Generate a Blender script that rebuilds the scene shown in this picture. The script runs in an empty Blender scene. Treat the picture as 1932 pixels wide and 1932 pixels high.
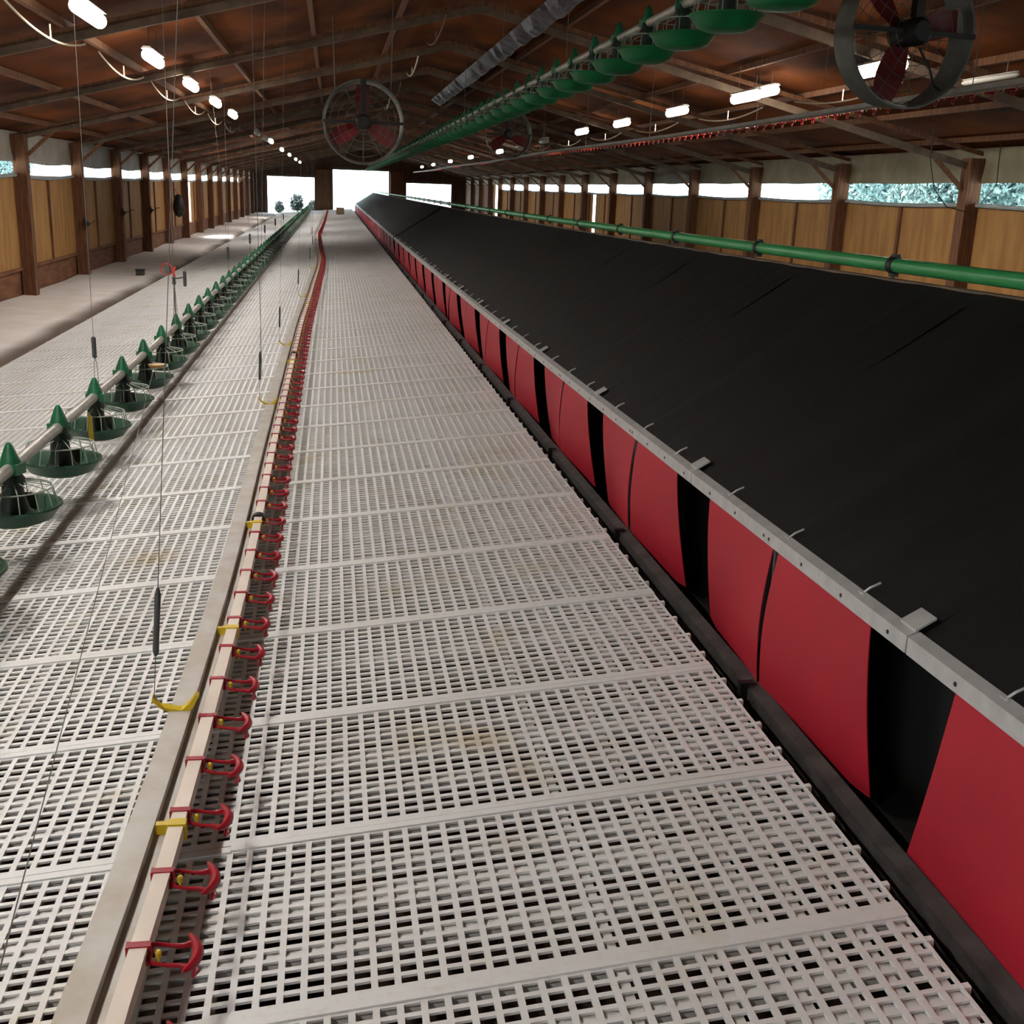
import bpy, math, random
from mathutils import Vector, Matrix
random.seed(7)
S = bpy.context.scene
C = S.collection
ZO = 1.9            # everything is measured from the eye; the ground lies 1.9 m below it

# ------------------------------------------------------------------ camera
W = 1932.0; F = 2100.0; CX = W / 2
def cam_basis(vp=(627, 348), s=.036):
    v = Vector((vp[0] - CX, vp[1] - CX, F)).normalized()
    n = v.cross(Vector((1, s, 0))).normalized()
    if n.y < 0: n = -n
    up = -n
    x = v.cross(up).normalized()
    return x, v, up                      # world axes seen in camera coordinates (x right, y down, z forward)
AX, AY, AZ = cam_basis()
right = Vector((AX.x, AY.x, AZ.x)); down = Vector((AX.y, AY.y, AZ.y)); fwd = Vector((AX.z, AY.z, AZ.z))
cd = bpy.data.cameras.new('camera'); cam = bpy.data.objects.new('camera', cd); C.objects.link(cam)
M = Matrix((right, -down, -fwd)).transposed().to_4x4(); M.translation = Vector((0, 0, ZO))
cam.matrix_world = M
cd.sensor_width = 36; cd.lens = 36 * F / W; cd.clip_start = .05; cd.clip_end = 400
S.camera = cam
def ray(u, v):
    c = Vector(((u - CX) / F, (v - CX) / F, 1.0))
    return Vector((c.dot(Vector((AX.x, AX.y, AX.z))), c.dot(AY), c.dot(AZ)))
def atX(u, v, X): r = ray(u, v); return r * (X / r.x)
def atY(u, v, Y): r = ray(u, v); return r * (Y / r.y)
def atZ(u, v, Z): r = ray(u, v); return r * (Z / r.z)

# ------------------------------------------------------------------ world, sun, exposure
w = bpy.data.worlds.new('sky'); S.world = w; w.use_nodes = True
bg = w.node_tree.nodes['Background']
bg.inputs[0].default_value = (.72, .92, 1.0, 1); bg.inputs[1].default_value = 7.5
sd = bpy.data.lights.new('sun', 'SUN'); sd.energy = 14; sd.angle = .02; sd.color = (1, .96, .9)
so = bpy.data.objects.new('sun', sd); C.objects.link(so)
so.rotation_euler = Vector((-1, -.12, .72)).to_track_quat('Z', 'Y').to_euler()
S.view_settings.view_transform = 'Standard'; S.view_settings.look = 'None'
S.view_settings.exposure = 0.0; S.view_settings.gamma = 1
S.view_settings.use_curve_mapping = False
LAMP_W = 38.0       # watts of each hanging lamp
LAMP_COL = (1.0, .935, .88)

# ------------------------------------------------------------------ materials
def mat(name, col, rough=.6, metal=0, var=0, scale=8, col2=None, bump=0, stretch=None, detail=4, spec=None, lo=.35, hi=.65, bscale=None):
    m = bpy.data.materials.new(name); m.use_nodes = True
    nt = m.node_tree; b = nt.nodes['Principled BSDF']
    b.inputs['Roughness'].default_value = rough; b.inputs['Metallic'].default_value = metal
    if spec is not None: b.inputs['Specular IOR Level'].default_value = spec
    b.inputs['Base Color'].default_value = (*col, 1)
    tc = nt.nodes.new('ShaderNodeTexCoord'); mp = nt.nodes.new('ShaderNodeMapping')
    nt.links.new(tc.outputs['Object'], mp.inputs[0])
    if stretch: mp.inputs['Scale'].default_value = stretch
    if col2 or var:
        n = nt.nodes.new('ShaderNodeTexNoise'); n.inputs['Scale'].default_value = scale; n.inputs['Detail'].default_value = detail
        nt.links.new(mp.outputs[0], n.inputs['Vector'])
        r = nt.nodes.new('ShaderNodeValToRGB')
        r.color_ramp.elements[0].position = lo; r.color_ramp.elements[1].position = hi
        c2 = col2 or tuple(c * (1 - var) for c in col)
        r.color_ramp.elements[0].color = (*c2, 1); r.color_ramp.elements[1].color = (*col, 1)
        nt.links.new(n.outputs[0], r.inputs[0]); nt.links.new(r.outputs[0], b.inputs['Base Color'])
    if bump:
        n2 = nt.nodes.new('ShaderNodeTexNoise'); n2.inputs['Scale'].default_value = bscale or scale * 3
        n2.inputs['Detail'].default_value = 6
        nt.links.new(mp.outputs[0], n2.inputs['Vector'])
        bp = nt.nodes.new('ShaderNodeBump'); bp.inputs['Strength'].default_value = bump; bp.inputs['Distance'].default_value = .02
        nt.links.new(n2.outputs[0], bp.inputs['Height']); nt.links.new(bp.outputs[0], b.inputs['Normal'])
    return m
def emat(name, col, st):
    m = bpy.data.materials.new(name); m.use_nodes = True
    b = m.node_tree.nodes['Principled BSDF']
    b.inputs['Base Color'].default_value = (.8, .8, .8, 1)
    b.inputs['Emission Color'].default_value = (*col, 1); b.inputs['Emission Strength'].default_value = st
    return m
def slat_material():
    m = bpy.data.materials.new('white_slat_plastic'); m.use_nodes = True
    nt = m.node_tree; b = nt.nodes['Principled BSDF']; b.inputs['Roughness'].default_value = .6
    g = nt.nodes.new('ShaderNodeNewGeometry')
    def noise(scale, det, lo, hi):
        n = nt.nodes.new('ShaderNodeTexNoise'); n.inputs['Scale'].default_value = scale; n.inputs['Detail'].default_value = det
        nt.links.new(g.outputs['Position'], n.inputs['Vector'])
        r = nt.nodes.new('ShaderNodeMapRange'); r.inputs[1].default_value = lo; r.inputs[2].default_value = hi
        nt.links.new(n.outputs[0], r.inputs[0]); return r
    def mix(fac, a, bb):
        x = nt.nodes.new('ShaderNodeMix'); x.data_type = 'RGBA'
        nt.links.new(fac, x.inputs[0])
        if isinstance(a, tuple): x.inputs[6].default_value = (*a, 1)
        else: nt.links.new(a, x.inputs[6])
        x.inputs[7].default_value = (*bb, 1); return x.outputs[2]
    n1 = noise(1.7, 3, .45, .75); n2 = noise(3.1, 5, .58, .8); n3 = noise(40, 4, .55, .9)
    c = mix(n1.outputs[0], (.80, .815, .81), (.74, .745, .72))
    c = mix(n2.outputs[0], c, (.66, .60, .46))
    c = mix(n3.outputs[0], c, (.70, .66, .60))
    nt.links.new(c, b.inputs['Base Color'])
    return m
MT = dict(
 slat=slat_material(),
 dirt=mat('dark_manure_soil', (.045, .024, .013), .95, col2=(.018, .010, .006), scale=6, bump=.5),
 litter=mat('pale_wood_shavings', (.88, .85, .82), .95, col2=(.80, .76, .70), scale=3, bump=.5, bscale=60),
 shade_band=mat('shade_brown_litter', (.22, .16, .11), .95, col2=(.15, .1, .07), scale=9, bump=.5),
 dirtwood=mat('dirty_dark_board', (.05, .03, .02), .9, var=.3, scale=5),
 conc=mat('pale_yard_concrete', (.62, .60, .56), .9, var=.15, scale=2),
 roofwood=mat('roof_boards', (.21, .056, .009), .9, spec=.15, col2=(.035, .011, .004), scale=1.3, stretch=(1, .5, 1), bump=.2, lo=.3, hi=.7),
 postwood=mat('post_wood', (.20, .085, .035), .8, col2=(.10, .04, .018), scale=5, stretch=(6, 6, .6), bump=.25),
 greywood=mat('weathered_beam', (.17, .115, .075), .75, col2=(.09, .06, .04), scale=5, bump=.2),
 ply=mat('tan_plywood', (.44, .235, .070), .75, col2=(.32, .15, .042), scale=2.2, stretch=(3, 3, .5), bump=.1),
 knee=mat('reddish_kickboard', (.24, .10, .042), .8, col2=(.14, .055, .024), scale=4, stretch=(1, .5, 3), bump=.2),
 sheet=mat('grey_curtain_sheet', (.42, .38, .33), .6, col2=(.32, .29, .23), scale=2.5, bump=.3, bscale=5),
 olive=mat('olive_curtain_sheet', (.30, .27, .18), .6, col2=(.20, .18, .11), scale=2.5, bump=.3, bscale=5),
 roll=mat('blue_grey_curtain_roll', (.42, .47, .47), .5, var=.2, scale=5),
 endw=mat('end_wall_boards', (.13, .07, .045), .85, col2=(.07, .04, .03), scale=3, stretch=(3, 1, .6)),
 galv=mat('galvanised_pipe', (.46, .45, .40), .45, .55, var=.25, scale=14),
 alu=mat('aluminium', (.62, .62, .61), .42, .35, var=.15, scale=20),
 profile=mat('dusty_aluminium', (.50, .49, .46), .5, .35, col2=(.42, .38, .32), scale=9),
 pipe=mat('cream_pipe', (.82, .72, .62), .4, var=.08, scale=10),
 red=mat('red_plastic', (.38, .006, .018), .35, var=.15, scale=20),
 yellow=mat('yellow_plastic', (.75, .55, .02), .4, var=.1, scale=20),
 ochre=mat('brownish_yellow_plastic', (.38, .22, .05), .5, var=.2, scale=20),
 black=mat('black_plastic', (.012, .012, .012), .5, var=.3, scale=20),
 void=mat('black_nest_lining', (.006, .006, .006), .9),
 rubber=mat('dark_grey_board', (.075, .07, .068), .7, col2=(.035, .033, .032), scale=10, bump=.3),
 flap=mat('red_nest_curtain', (.44, .011, .028), .55, var=.12, scale=3, bump=.05, bscale=250),
 cloth=mat('black_roof_cover', (.0055, .005, .0055), .6, col2=(.010, .0095, .0095), scale=1.4, stretch=(.6, 3, .6), bump=.35, bscale=3, spec=.3),
 green=mat('green_tube', (.045, .34, .10), .33, var=.15, scale=7),
 capgreen=mat('bright_green_cap', (.014, .16, .07), .4, var=.2, scale=16),
 dish=mat('dark_green_dish', (.025, .085, .05), .4, var=.3, scale=12),
 dishup=mat('green_hoisted_dish', (.008, .17, .055), .45, var=.25, scale=10),
 darkgreen=mat('blackish_green_drop_tube', (.014, .030, .022), .5, var=.3, scale=14),
 grill=mat('pale_green_wire', (.28, .34, .28), .45),
 wire=mat('thin_steel_wire', (.14, .13, .12), .5, .3),
 weight=mat('dark_grey_weight', (.07, .075, .075), .6, var=.2, scale=20),
 cable=mat('cream_cable', (.75, .66, .50), .5),
 rope=mat('red_rope', (.55, .05, .04), .7),
 lampoff=mat('white_lamp_body', (.75, .73, .68), .4),
 lamp=emat('lit_lamp', (1, .92, .80), 24),
 guard=mat('grey_fan_shroud', (.16, .17, .15), .5, .2, var=.3, scale=9),
 motor=mat('dark_fan_motor', (.02, .017, .018), .5, var=.3),
 blade=mat('dark_red_fan_blade', (.20, .015, .02), .45, var=.2),
 foil=mat('wrinkled_silver_sheet', (.20, .17, .20), .4, .6, col2=(.03, .024, .03), scale=6, bump=.8, bscale=20),
 leaf=mat('pale_tree_leaves', (.30, .42, .41), .7, col2=(.09, .17, .17), scale=2.5),
 shrub=mat('dark_shrub_leaves', (.02, .03, .03), .8),
 bark=mat('tree_bark', (.12, .09, .07), .9, var=.3),
 box=mat('tan_cardboard', (.38, .28, .17), .85, var=.15),
)
# ------------------------------------------------------------------ mesh builder
class MB:
    def __init__(s): s.v = []; s.f = []
    def box(s, x0, x1, y0, y1, z0, z1):
        b = len(s.v)
        s.v += [(x, y, z) for z in (z0, z1) for y in (y0, y1) for x in (x0, x1)]
        s.f += [tuple(b + i for i in q) for q in ((0, 2, 3, 1), (4, 5, 7, 6), (0, 1, 5, 4), (2, 6, 7, 3), (0, 4, 6, 2), (1, 3, 7, 5))]
        return s
    def bar(s, a, b, wx, wz, up=(0, 0, 1)):
        a = Vector(a); b = Vector(b); d = (b - a).normalized(); u = Vector(up)
        sx = d.cross(u)
        if sx.length < 1e-4: sx = d.cross(Vector((1, 0, 0)))
        sx.normalize(); uz = sx.cross(d)
        k = len(s.v)
        for p in (a, b):
            for i, j in ((-1, -1), (1, -1), (1, 1), (-1, 1)):
                s.v.append(tuple(p + sx * i * wx / 2 + uz * j * wz / 2))
        s.f += [(k, k+3, k+2, k+1), (k+4, k+5, k+6, k+7)] + [(k+i, k+(i+1) % 4, k+4+(i+1) % 4, k+4+i) for i in range(4)]
        return s
    def tube(s, pts, r, n=8, cap=True, closed=False):
        pts = [Vector(p) for p in pts]; N = len(pts); k = len(s.v)
        up = Vector((0, 0, 1)); prev = None
        for i, p in enumerate(pts):
            if closed: d = pts[(i+1) % N] - pts[i-1]
            else: d = pts[min(i+1, N-1)] - pts[max(i-1, 0)]
            d.normalize()
            if prev is None:
                a = d.cross(up)
                if a.length < .05: a = d.cross(Vector((1, 0, 0)))
            else: a = prev - d * prev.dot(d)
            a.normalize(); prev = a; b = d.cross(a)
            rr = r[i] if isinstance(r, (list, tuple)) else r
            for j in range(n):
                t = 2 * math.pi * j / n
                s.v.append(tuple(p + a * math.cos(t) * rr + b * math.sin(t) * rr))
        for i in range(N if closed else N - 1):
            for j in range(n):
                i2 = (i + 1) % N
                s.f.append((k+i*n+j, k+i*n+(j+1) % n, k+i2*n+(j+1) % n, k+i2*n+j))
        if cap and not closed:
            s.f.append(tuple(k+j for j in range(n))[::-1]); s.f.append(tuple(k+(N-1)*n+j for j in range(n)))
        return s
    def lathe(s, prof, n=20, o=(0, 0, 0), sx=1, sy=1):
        k = len(s.v); m = len(prof)
        for r, z in prof:
            for j in range(n):
                t = 2 * math.pi * j / n
                s.v.append((o[0] + r*math.cos(t)*sx, o[1] + r*math.sin(t)*sy, o[2] + z))
        for i in range(m - 1):
            for j in range(n):
                s.f.append((k+i*n+j, k+i*n+(j+1) % n, k+(i+1)*n+(j+1) % n, k+(i+1)*n+j))
        s.f.append(tuple(k+j for j in range(n))[::-1]); s.f.append(tuple(k+(m-1)*n+j for j in range(n)))
        return s
    def poly(s, ps):
        k = len(s.v); s.v += [tuple(p) for p in ps]; s.f.append(tuple(range(k, k+len(ps)))); return s
    def prism(s, prof, y0, y1):       # closed xz profile extruded along y
        k = len(s.v); n = len(prof)
        s.v += [(x, y0, z) for x, z in prof] + [(x, y1, z) for x, z in prof]
        s.f += [(k+i, k+(i+1) % n, k+n+(i+1) % n, k+n+i) for i in range(n)]
        s.f += [tuple(range(k, k+n))[::-1], tuple(range(k+n, k+2*n))]
        return s
    def mesh(s, name, m, smooth=False):
        me = bpy.data.meshes.new(name); me.from_pydata(s.v, [], s.f); me.validate()
        me.materials.append(MT[m] if isinstance(m, str) else m)
        import bmesh
        bm = bmesh.new(); bm.from_mesh(me); bmesh.ops.recalc_face_normals(bm, faces=bm.faces); bm.to_mesh(me); bm.free()
        if smooth:
            me.polygons.foreach_set('use_smooth', [True] * len(me.polygons))
            try: me.set_sharp_from_angle(angle=math.radians(40))
            except Exception: pass
        return me
def put(name, me, loc=(0, 0, 0), parent=None, rot=(0, 0, 0), scale=None):
    o = bpy.data.objects.new(name, me); C.objects.link(o); o.location = loc; o.rotation_euler = rot
    if scale: o.scale = scale
    if parent: o.parent = parent
    return o
def build(mb, name, m, parent=None, loc=(0, 0, 0), smooth=False):
    return put(name, mb.mesh(name, m, smooth), loc, parent)
def tag(o, label=None, cat=None, group=None, kind=None):
    if label: o['label'] = label
    if cat: o['category'] = cat
    if group: o['group'] = group
    if kind: o['kind'] = kind
    elif cat: o['kind'] = 'thing'
    return o
def empty(name, loc, label, cat, group=None):
    o = bpy.data.objects.new(name, None); C.objects.link(o); o.location = loc; o.empty_display_size = .1
    return tag(o, label, cat, group)
def struct(o): o['kind'] = 'structure'; return o
ORD = 'nearest,second,third,fourth,fifth,sixth,seventh,eighth,ninth,tenth,eleventh,twelfth,thirteenth,fourteenth,fifteenth,sixteenth,seventeenth,eighteenth,nineteenth,twentieth'.split(',')

# ------------------------------------------------------------------ measures of the house
XL, XR, Y0, YE = -4.75, 8.2, -8.0, 72.0
FL = -1.9
RX = 1.75                                         # ridge
def deck(x): return (.62 + .245 * (x - XL)) if x < RX else (.62 + .245 * (RX - XL)) - .227 * (x - RX)
def chord(x): return deck(x) - .16 - (.09 if x > RX else 0) * min(1, (x-RX)/3 if x > RX else 0)
SL = .08
def slatz(x): return -1.49 + SL * x
LPOST = [14.6 + 3.9 * k for k in range(-5, 15)]
RPOST = [13.8 + 3.83 * k for k in range(-5, 16)]

# ground, floor, litter
g = MB(); g.box(-120, 140, -60, 200, FL - .3, FL - .06); struct(build(g, 'floor', 'conc')).name = 'ground_yard'
bpy.data.objects['ground_yard']['kind'] = 'structure'
g = MB(); g.box(XL - .2, XR + .2, Y0, YE + .3, FL - .06, FL); struct(build(g, 'floor', 'dirt'))
lit = MB(); nx = 26; ny = 300
for j in range(ny + 1):
    y = Y0 + (YE - Y0) * j / ny
    for i in range(nx + 1):
        x = XL + .02 + (-3.08 - XL) * i / nx
        d = (-3.06 - x)
        edge = .06 * math.sin(y * .31) + .04 * math.sin(y * .83 + 1)
        tr = max(0, 1 - abs(d - .02 - edge) / .34)
        z = -1.80 - .14 * tr * tr * (3 - 2 * tr) + .008 * math.sin(x * 5 + y * 1.1) + .006 * math.sin(y * 2.3)  # dip by the slats shaped to deepen the painted shade band
        lit.v.append((x, y, z))
for j in range(ny):
    for i in range(nx):
        a = j * (nx + 1) + i; lit.f.append((a, a + 1, a + nx + 2, a + nx + 1))
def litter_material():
    m = MT['litter'].copy(); m.name = 'wood_shavings_with_shade_edge'
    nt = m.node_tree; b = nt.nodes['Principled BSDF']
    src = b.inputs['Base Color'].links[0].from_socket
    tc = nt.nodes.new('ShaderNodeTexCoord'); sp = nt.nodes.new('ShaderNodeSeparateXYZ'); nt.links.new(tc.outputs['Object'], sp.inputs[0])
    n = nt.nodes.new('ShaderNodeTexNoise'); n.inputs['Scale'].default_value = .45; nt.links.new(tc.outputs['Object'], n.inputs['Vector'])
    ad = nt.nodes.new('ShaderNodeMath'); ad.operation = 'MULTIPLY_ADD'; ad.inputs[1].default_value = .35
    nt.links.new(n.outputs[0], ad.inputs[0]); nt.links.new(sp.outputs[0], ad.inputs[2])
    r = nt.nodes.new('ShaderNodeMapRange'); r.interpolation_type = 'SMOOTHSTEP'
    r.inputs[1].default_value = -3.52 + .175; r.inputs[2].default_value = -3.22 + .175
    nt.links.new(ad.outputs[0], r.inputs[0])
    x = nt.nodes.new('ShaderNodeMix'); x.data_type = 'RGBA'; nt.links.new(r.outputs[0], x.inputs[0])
    nt.links.new(src, x.inputs[6]); x.inputs[7].default_value = (.13, .095, .07, 1)  # soft shade along the slat edge mixed into the litter colour
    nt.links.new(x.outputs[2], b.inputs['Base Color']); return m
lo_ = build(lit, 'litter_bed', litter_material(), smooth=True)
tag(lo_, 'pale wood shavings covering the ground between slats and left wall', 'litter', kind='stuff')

# ------------------------------------------------------------------ roof
rb = MB()
rb.prism([(XL - 1.3, deck(XL - 1.3)), (RX, deck(RX)), (XR + 1.3, deck(XR + 1.3)), (XR + 1.3, deck(XR + 1.3) + .08), (RX, deck(RX) + .08), (XL - 1.3, deck(XL - 1.3) + .08)], Y0, YE + 1.0)  # unseen eaves past the walls, added to block sun at the openings
struct(build(rb, 'ceiling', 'roofwood'))
# purlins under the deck
PX = [XL + .55 + 1.0 * i for i in range(13)]
pn = 0
for x in PX:
    if abs(x - RX) < .25: continue
    p = MB(); z = deck(x) - .035
    p.box(-.025, .025, Y0 + .1, YE - .1, -.032, .032)
    side = 'left' if x < RX else 'right'
    n = int(abs(x - (XL if x < RX else XR)) // 1)
    tag(build(p, 'purlin', 'postwood', loc=(x, 0, z)), 'long brown roof purlin, %s from the %s wall, running under the roof boards' % (ORD[n].replace('nearest', 'first'), side), 'purlin', 'purlins under the roof')
# trusses
for k, (yl, yr) in enumerate(zip(LPOST, RPOST)):
    if yl > YE - 1: continue
    ym = (yl + yr) / 2
    lab = ('roof truss with pale lower chord, %s one that spans the photo' % ORD[k - 2]) if 2 <= k < 8 else 'roof truss of brown timber across the far part of the house' if k >= 8 else 'roof truss above and behind the viewer'
    t = empty('roof_truss', (0, ym, 0), lab, 'truss', 'roof trusses')
    def P(x, z): return (x, (yl + (yr - yl) * (x - XL) / (XR - XL)) - ym, z)
    m = MB()
    m.bar(P(XL + .22, .55), P(RX, 2.06), .05, .085); m.bar(P(RX, 2.06), P(XR - .22, .51), .05, .085)
    build(m, 'lower_chord', 'greywood', t)
    m = MB(); m.bar(P(XL, deck(XL) - .09), P(RX, deck(RX) - .09), .05, .05); m.bar(P(RX, deck(RX) - .09), P(XR, deck(XR) - .09), .05, .05)
    build(m, 'upper_chord', 'postwood', t)
    for sgn, xe, zz in ((-1, XL, .5), (1, XR, .46)):
        m = MB(); m.bar(P(xe - sgn * .22, zz - .24), P(xe - sgn * .62, zz + .12), .04, .05); build(m, 'knee_brace', 'postwood', t)
# posts
def post_mesh(top):
    m = MB(); m.box(-.095, .095, -.1, .1, 0, top); return m.mesh('post', 'postwood')
pl = post_mesh(.56 - FL); pr = post_mesh(.60 - FL)
for side, X, ys, me in (('left', XL + .12, LPOST, pl), ('right', XR - .12, RPOST, pr)):
    for k, y in enumerate(ys):
        if y > YE - 1: continue
        vis = k - (5 if side == 'left' else 4)
        if side == 'left': vis = k - 6
        else: vis = k - 5
        if 0 <= vis < 9: lab = 'brown timber post on the %s wall, %s one in view' % (side, ORD[vis])
        elif vis < 0: lab = 'brown timber post on the %s wall, out of frame beside the viewer' % side
        else: lab = 'slim-looking brown timber post in the far part of the %s wall' % side
        tag(put('timber_post', me, (X, y, FL)), lab, 'post', '%s wall posts' % side)
# side walls
m = MB(); m.box(XL - .12, XL, Y0, YE, FL, -1.42); m.box(XL - .12, XL + .05, Y0, YE, -1.43, -1.385)
m.box(XL - .1, XL - .02, Y0, YE, .17, deck(XL) - .01)
m.box(XL - .1, XL, 62, YE, -1.4, .2)
struct(build(m, 'wall_left', 'knee'))
m = MB(); m.box(XR, XR + .12, Y0, YE, FL, -1.42)
m.box(XR + .02, XR + .1, Y0, YE, .31, deck(XR) - .01)
m.box(XR, XR + .1, 59, YE, -1.4, .31)
struct(build(m, 'wall_right', 'knee'))
# pale sheets hung inside the top of the walls, one per bay
def bays(ys): return [(ys[i] + .005, ys[i+1] - .005) for i in range(len(ys) - 1) if ys[i+1] < YE]
def wavy_sheet(y0, y1, x, zt, zb, amp, inward):
    m = MB(); n = 14
    L = y1 - y0
    for j in range(n + 1):
        t = j / n; y = L * t - L/2
        sag = amp * math.sin(math.pi * t) + .008 * math.sin(9 * t)
        m.v += [(0, y, zt), (inward * .05 * math.sin(math.pi*t), y, (zt+zb)/2), (inward * .03, y, zb + sag), (inward * .03 - inward*.012, y, zb + sag), (-inward*.01, y, zt)]
    for j in range(n):
        for q in range(4):
            a = j * 5 + q; m.f.append((a, a + 1, a + 6, a + 5))
    return m
for side, X, ys in (('left', XL, LPOST), ('right', XR, RPOST)):
    inn = 1 if side == 'left' else -1
    for i, (a, b) in enumerate(bays(ys)):
        if b < 1: continue
        v = i - (5 if side == 'left' else 4)
        zt, zb = (deck(XL) - .02, .165) if side == 'left' else (deck(XR) - .02, .29 if i < 9 else .27)
        where = ('%s bay in view' % ORD[v]) if 0 <= v < 9 else 'in the far bays' if v > 0 else 'out of frame'
        s_ = build(wavy_sheet(a, b, X, zt, zb, -.02 if side == 'left' else .01, inn), 'curtain_sheet', 'sheet' if side == 'left' else 'olive', loc=(X + inn * .012, (a + b) / 2, 0), smooth=True)
        tag(s_, 'pale grey sheet under the eave of the %s wall, %s' % (side, where), 'curtain', '%s eave sheets' % side)
        if (side == 'left' and b > 62) or (side == 'right' and b > 59): continue
        # plywood panel with batten
        a2 = a
        if side == 'left' and abs(a - 38.09) < .5: a2 = a + 2.3       # doorway
        zt2, zb2 = (-.03, -1.385) if side == 'left' else (.02, -1.42)
        if side == 'right' and 32.5 < a < 36.5 and a < 35.7 < b:
            segs = [(a, 35.5), (35.95, b)]
        else: segs = [(a2, b)]
        for (p0, p1) in segs:
            t = empty('plywood_panel', (X, (p0 + p1) / 2, zb2), 'tan plywood wall panel with dark batten on the %s wall, %s' % (side, where), 'panel', '%s wall panels' % side)
            L = (p1 - p0) / 2
            m = MB(); m.box(*((0, .02) if inn > 0 else (-.02, 0)), -L, L, 0, zt2 - zb2); build(m, 'board', 'ply', t)
            m = MB(); m.box(*( (.02, .05) if inn > 0 else (-.05, -.02)), -.035, .035, 0, zt2 - zb2 - .04); build(m, 'batten', 'postwood', t)
        # rolled curtain edge
        m = MB(); n = 10
        z0 = -.02 if side == 'left' else .03
        m.tube([(0, a + (b - a) * j / n - (a + b)/2, -(.05 if side == 'left' else .03) * math.sin(math.pi * j / n)) for j in range(n + 1)], .028, 8)
        r_ = build(m, 'curtain_roll', 'roll', loc=(X + inn * .05, (a + b) / 2, z0), smooth=True)
        tag(r_, 'sagging blue-grey curtain roll over the plywood, %s wall, %s' % (side, where), 'curtain roll', '%s curtain rolls' % side)
# end wall with three openings
m = MB()
ops = [(-3.96, -1.02, .36), (-.02, 3.50, .88), (4.47, 7.37, .24)]
xs = [XL - .1] + [v for o in ops for v in o[:2]] + [XR + .2]
def gable(m, x0, x1, zb):
    top = [(x1, deck(x1) - .005)] + ([(RX, deck(RX) - .005)] if x0 < RX < x1 else []) + [(x0, deck(x0) - .005)]
    m.prism([(x0, zb), (x1, zb)] + top, YE, YE + .15)
for i in range(0, len(xs), 2): gable(m, xs[i], xs[i+1], FL)
for a, b, t_ in ops: gable(m, a, b, t_)
struct(build(m, 'wall_back', 'endw'))
m = MB(); m.box(XL - .2, XR + .2, Y0 - .1, Y0, FL, 2.4); struct(build(m, 'wall_front', 'endw'))
for a, b, t_ in ops:
    m = MB()
    m.box(a - .08, a + .06, YE - .06, YE, FL, t_); m.box(b - .06, b + .08, YE - .06, YE, FL, t_); m.box(a - .08, b + .08, YE - .06, YE, t_, t_ + .14)
    struct(build(m, 'trim_%d' % (ops.index((a, b, t_)) + 1), 'greywood'))
for x in (-.55, 3.95):
    m = MB(); m.box(-.42, .42, -.45, -.1, 0, 2.75)
    tag(build(m, 'end_pillar', 'postwood', loc=(x, YE, FL)), 'broad dark timber pillar %s the middle doorway at the far end' % ('left of' if x < 0 else 'right of'), 'pillar')

# ------------------------------------------------------------------ slatted floor
SKEW = .04; PW = 1.4; PLN = .66; NC = 31; NR = 16
def slat_mesh(beams):
    m = MB(); cp = PW / NC; bw = .0068
    for i in range(NC + 1):
        x = i * cp; m.box(max(0, x - bw), min(PW, x + bw), 0, PLN, -.007, 0)
    rp = (PLN - .052) / NR
    for j in range(NR + 1):
        y = .026 + j * rp; m.box(.001, PW - .001, y - .0063, y + .0063, -.0068, -.0008)
    m.box(0, PW, 0, .027, -.03, .004); m.box(0, PW, PLN - .0255, PLN - .0, -.03, .0043)
    for r0, r1 in ((4, 5), (8, 10), (12, 13)):
        m.box(.002, PW - .002, .026 + r0 * rp, .026 + r1 * rp, -.03, -.0105)
    for c in beams: m.box(c * cp + .012, c * cp + cp * .72, .003, PLN - .003, -.03, -.0100)
    if len(beams) > 3:
        for j in (1, 5, 9, 13): m.box(PW - .004, PW + .012, .05 + j * rp, .065 + j * rp, -.015, .003)
    m.v = [(x, y + SKEW * x, z) for x, y, z in m.v]
    return m.mesh('slat_panel', 'slat')
sm_plain = slat_mesh((0,)); sm_mid = slat_mesh((15,)); sm_edge = slat_mesh((17, 21, 24, 26, 28, 30))
ys = [1.787, 2.381, 3.013, 3.674, 4.352, 5.045]
seq = [1.787 - .594 * i for i in (4, 3, 2, 1)] + ys
while seq[-1] < YE - .8: seq.append(seq[-1] + .70)
ang = math.atan(SL)
for j in range(len(seq) - 1):
    L = seq[j+1] - seq[j]
    for i, (me, nm) in enumerate(((sm_plain, 'left'), (sm_mid, 'middle'), (sm_edge, 'right'))):
        x = -3.05 + PW * i
        row = j - 4
        cols = {'left': 'beyond the green feeder line', 'middle': 'between feeder and drinker line', 'right': 'between drinker line and nest boxes'}[nm]
        if 0 <= row < 14: lab = 'white slotted floor slat %s, %s row up from the bottom' % (cols, ORD[row].replace('nearest', 'first'))
        elif row < 0: lab = 'white slotted plastic floor slat just below the frame, %s' % cols
        else: lab = 'white slotted plastic floor slat far down the house, %s' % cols
        tag(put('slotted_panel', me, (x, seq[j] + SKEW * (x + .04), slatz(x)), rot=(0, -ang, 0), scale=(1 / math.cos(ang), L / PLN * .999, 1)), lab, 'floor slat', 'white plastic floor slats')
for x, d in ((-3.0, 'under the left edge of the slats'), (-1.66, 'under the slats by the feeder line'), (-.26, 'under the slats by the drinker line'), (1.10, 'under the right edge of the slats')):
    m = MB(); m.box(-.02, .02, seq[0], YE - .6, 0, slatz(x) - FL - .038)
    tag(build(m, 'support_board', 'dirtwood', loc=(x, 0, FL)), 'long timber board standing on the ground ' + d, 'board')

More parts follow.
